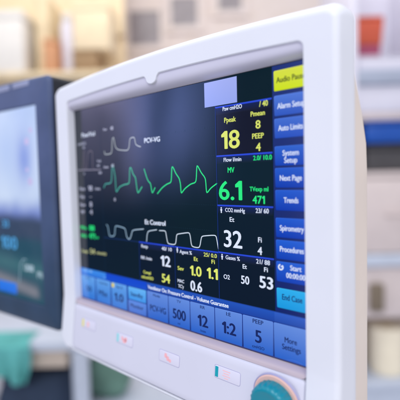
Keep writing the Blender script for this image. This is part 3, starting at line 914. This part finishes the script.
bm = bmesh.new(); frust(bm, .080, .090, .055, .06, 0.061, 0.18); mesh_obj('bin_body', bm, M_ORANGE, bn)
bm = bmesh.new(); frust(bm, .092, .087, .062, .058, 0.181, 0.20); mesh_obj('lid', bm, M_ORANGE, bn)
ty = far('blue_tray', 'bright blue plastic tray lying on a dark case in the cabinet', 'tray', (ax(366) + A1 - .04) / 2, B - 0.01, 1.422)
tw = (A1 - .04 - ax(366)) / 2
bm = bmesh.new(); box_bm(bm, -tw, tw, 0, 0.4, 0, 0.09, 0.012); mesh_obj('tray_body', bm, M_BLUE, ty)
bm = bmesh.new(); box_bm(bm, -tw - .004, tw + .004, -0.008, 0.404, 0.0905, 0.104, 0.005); mesh_obj('rim', bm, M_BLUE, ty)
cs = far('equipment_case', 'dark grey fabric case on the cabinet shelf under the blue tray', 'case', (ax(369) + A1 - .045) / 2, B + 0.02, 1.286)
tw = (A1 - .045 - ax(369)) / 2
box('case_body', -tw, tw, 0, 0.38, 0, 0.105, M_DKGREY, cs, 0.015)
box('lid', -tw, tw, 0, 0.38, 0.106, 0.135, M_DKGREY, cs, 0.012)
rl = far('paper_roll', 'warm white paper roll standing on the lowest cabinet shelf', 'paper roll', ax(398), B + 0.12, 0.241)
bm = bmesh.new(); lathe_bm(bm, [(0.02, 0.0), (0.085, 0.0), (0.088, 0.004), (0.088, 0.236), (0.085, 0.24), (0.022, 0.24), (0.02, 0.2)], 48); mesh_obj('roll', bm, M_PAPER, rl)
bm = bmesh.new(); lathe_bm(bm, [(0.017, 0.0), (0.017, 0.246), (0.013, 0.246)], 24); mesh_obj('core', bm, M_TAN, rl)

# --- trolley, lower left
B = 1.6
ax = lambda px: bx(px, B)
TA0, TA1 = -1.25, ax(84)
tr = far('instrument_trolley', 'pale blue white trolley below the dark monitor with a flat top', 'trolley', (TA0 + TA1) / 2, B, 0)
hw = (TA1 - TA0) / 2
box('top', -hw, hw, 0.0, 0.5, 0.60, 0.64, M_PALEB, tr, 0.008)
box('shelf', -hw + .02, hw - .02, 0.02, 0.48, 0.16, 0.185, M_PALEB, tr, 0.006)
for sx in (-1, 1):
    for y in (0.03, 0.47):
        bm = bmesh.new(); lathe_bm(bm, [(0.034, 0.085), (0.034, 0.599)], 20, origin=(sx * (hw - 0.05), y, 0)); l = mesh_obj('leg', bm, M_PALEB, tr)
        bm = bmesh.new(); lathe_bm(bm, [(0.03, -0.012), (0.04, -0.008), (0.04, 0.008), (0.03, 0.012)], 24, 'X', (sx * (hw - 0.05), y, 0.0405)); mesh_obj('caster', bm, M_NAVY, l)
dr = box('drawer', hw - 0.30, hw - 0.10, 0.02, 0.46, 0.525, 0.598, M_BEIGE, tr, 0.006)
box('rail', hw - 0.09, hw - 0.085, 0.05, 0.45, 0.3, 0.33, M_PALEB, tr)
# cloth over the trolley edge
bm = bmesh.new()
N, Mz = 24, 14
vs = []
for i in range(N + 1):
    col = []
    for j in range(Mz + 1):
        x = -0.15 + 0.30 * i / N; s = j / Mz * 0.26
        rip = (0.016 * math.sin(i * 1.1) + 0.008 * math.sin(i * 2.7 + s * 20)) * sstep(0.1, 0.3, s)
        if s < 0.12: p = (x, 0.12 - s, 0.043)
        else: p = (x + 0.02 * math.sin(s * 18 + i * 0.2), -0.028 - rip, 0.043 - (s - 0.12) * (1 + 0.16 * math.sin(i * 0.33 + 1)))
        col.append(bm.verts.new(p))
    vs.append(col)
for i in range(N):
    for j in range(Mz): bm.faces.new((vs[i][j], vs[i + 1][j], vs[i + 1][j + 1], vs[i][j + 1]))
far_mesh('cloth', bm, M_TEALC, ax(-17), B, 0.60, 'teal cloth hanging over the front edge of the trolley', 'cloth')
def bag(name, label, cat, a, b, c, w, d, h, mat, seed):
    bm = bmesh.new(); bmesh.ops.create_icosphere(bm, subdivisions=4, radius=1.0)
    for v in bm.verts:
        p = v.co.copy(); e = 0.62
        q = Vector([math.copysign(abs(k) ** e, k) for k in p])
        n = noise.noise(p * 1.7 + Vector((seed, 0, 0))) * 0.14 + noise.noise(p * 4 + Vector((0, seed, 0))) * 0.05
        q *= 1 + n
        v.co = Vector((q.x * w / 2, q.y * d / 2, max(0.0, (q.z + 0.92) / 1.92) * h))
    t = far(name, label, cat, a, b, c)
    mesh_obj('bag_body', bm, mat, t, 60)
    bm = bmesh.new(); tube_bm(bm, [(w * .25 * math.cos(u), 0, h * .93 + h * .22 * math.sin(u)) for u in [math.pi * k / 12 for k in range(13)]], 0.012); mesh_obj('handle', bm, mat, t)
    return t
bag('kit_bag', 'navy fabric bag on the lower shelf of the trolley', 'bag', ax(18), B + 0.2, 0.186, 0.38, 0.34, 0.30, M_NAVY, 2)
# low stool / bin to the right of the trolley
sb = far('bedside_cabinet', 'low pale blue white cabinet under the white monitor', 'cabinet', ax(146), B + 0.15, 0)
box('carcass', -0.30, 0.24, 0, 0.4, 0.03, 0.275, M_PALEB, sb, 0.01)
box('top', -0.31, 0.25, -0.01, 0.41, 0.276, 0.30, M_PALEB, sb, 0.008)
d = box('drawer', -0.27, 0.22, -0.014, -0.002, 0.13, 0.26, M_PALEB, sb, 0.004)
for sx in (-.2, .2):
    for y in (.05, .35):
        bm = bmesh.new(); lathe_bm(bm, [(0.02, 0), (0.02, 0.031)], 16, origin=(sx, y, 0)); mesh_obj('foot', bm, M_NAVY, sb)
bag('cloth_bag', 'grey green cloth bag on the low cabinet under the white monitor', 'bag', bx(102, 1.82), 1.84, 0.3005, 0.18, 0.14, 0.21, M_GREENC, 5)

# ------------------------------------------------------------------ light
w = bpy.data.worlds.new('World'); SC.world = w; w.use_nodes = True
nt = w.node_tree; bgn = nt.nodes['Background']
tc = nt.nodes.new('ShaderNodeTexCoord'); sep = nt.nodes.new('ShaderNodeSeparateXYZ')
nt.links.new(tc.outputs['Generated'], sep.inputs['Vector'])
def N(kind, **kw):
    n = nt.nodes.new(kind)
    for k, v in kw.items(): setattr(n, k, v)
    return n
def maprange(src, a, b, c=0.0, d=1.0):
    n = N('ShaderNodeMapRange', interpolation_type='SMOOTHSTEP')
    n.inputs['From Min'].default_value = a; n.inputs['From Max'].default_value = b
    n.inputs['To Min'].default_value = c; n.inputs['To Max'].default_value = d
    nt.links.new(src, n.inputs['Value']); return n.outputs['Result']
def mul(a, b):
    n = N('ShaderNodeMath', operation='MULTIPLY')
    for i, v in enumerate((a, b)):
        if isinstance(v, (int, float)): n.inputs[i].default_value = v
        else: nt.links.new(v, n.inputs[i])
    return n.outputs[0]
def mixc(f, a, b):
    n = N('ShaderNodeMix', data_type='RGBA')
    nt.links.new(f, n.inputs[0])
    for s, v in ((6, a), (7, b)):
        if isinstance(v, tuple): n.inputs[s].default_value = (*v, 1)
        else: nt.links.new(v, n.inputs[s])
    return n.outputs[2]
az = N('ShaderNodeMath', operation='ARCTAN2')            # 0 straight in front of the screen, positive to the screen's left
neg = mul(sep.outputs['X'], -1.0); neg2 = mul(sep.outputs['Y'], -1.0)
nt.links.new(neg, az.inputs[0]); nt.links.new(neg2, az.inputs[1])
AZ = az.outputs[0]; Z = sep.outputs['Z']
front = mul(maprange(AZ, 0.36, 0.54), maprange(AZ, 1.08, 1.22, 1.0, 0.0))
low = mul(maprange(Z, -0.52, -0.42), maprange(Z, 0.27, 0.38, 1.0, 0.0))
dark = mul(front, low)
# bright far end of the room that the glass mirrors: upright soft bands
mp = N('ShaderNodeMapping'); mp.inputs['Scale'].default_value = (11.0, 11.0, 1.6)
nt.links.new(tc.outputs['Generated'], mp.inputs['Vector'])
no = N('ShaderNodeTexNoise'); no.inputs['Scale'].default_value = 1.0; no.inputs['Detail'].default_value = 2.0
nt.links.new(mp.outputs['Vector'], no.inputs['Vector'])
bands = maprange(no.outputs['Fac'], 0.34, 0.66, 0.22, 0.95)
patch = mul(mul(maprange(AZ, 0.62, 0.80), maprange(Z, -0.10, 0.14)), bands)
room_c = mixc(maprange(Z, -0.5, 0.6), (0.62, 0.61, 0.67), (0.86, 0.88, 0.97))
c = mixc(dark, room_c, (0.03, 0.07, 0.12))
hue = mixc(maprange(AZ, 0.82, 0.95), (1.2, 1.6, 4.0), (2.5, 2.3, 3.7))
c = mixc(mul(dark, patch), c, hue)
nt.links.new(c, bgn.inputs['Color'])
bgn.inputs['Strength'].default_value = 0.96

def area(name, loc, target, size, power, col):
    L = bpy.data.lights.new(name, 'AREA'); L.shape = 'RECTANGLE'; L.size, L.size_y = size; L.energy = power; L.color = col
    o = bpy.data.objects.new(name, L); COL.objects.link(o); o.location = loc
    o.rotation_euler = (Vector(target) - Vector(loc)).to_track_quat('-Z', 'Y').to_euler()
    return o
area('unseen_lamp', (0.9, -1.5, 2.9), (0, 0, 1.2), (1.6, 1.0), 34, (0.93, 0.95, 1.0))
area('unseen_lamp', rp(-0.3, 1.6, 3.2), rp(-0.2, 2.4, 1.4), (2.4, 1.0), 24, (1.0, 0.96, 0.90))  # unseen lamp added to brighten the background

# ------------------------------------------------------------------ camera
cd = bpy.data.cameras.new('camera'); cam = bpy.data.objects.new('camera', cd); COL.objects.link(cam)
Rw = [[0.74841719, 0.02448709, 0.66277605], [0.01891936, 0.99812326, -0.05824095], [-0.66295834, 0.05612783, 0.74654933]]
W3 = lambda v: Vector((v[0], v[2], -v[1]))
r_, u_, b_ = W3(Rw[0]), -W3(Rw[1]), -W3(Rw[2])
cam.matrix_world = Matrix(((r_.x, u_.x, b_.x, CAM.x), (r_.y, u_.y, b_.y, CAM.y), (r_.z, u_.z, b_.z, CAM.z), (0, 0, 0, 1)))
cd.sensor_width = 36; cd.lens = 36 * 411.2156 / 400
cd.clip_start = 0.02; cd.clip_end = 60
cd.dof.use_dof = True; cd.dof.focus_distance = 0.353; cd.dof.aperture_fstop = cd.lens / 12.0; cd.dof.aperture_blades = 0
SC.camera = cam
SC.view_settings.view_transform = 'Standard'; SC.view_settings.look = 'None'; SC.view_settings.exposure = 0
SC.render.film_transparent = False
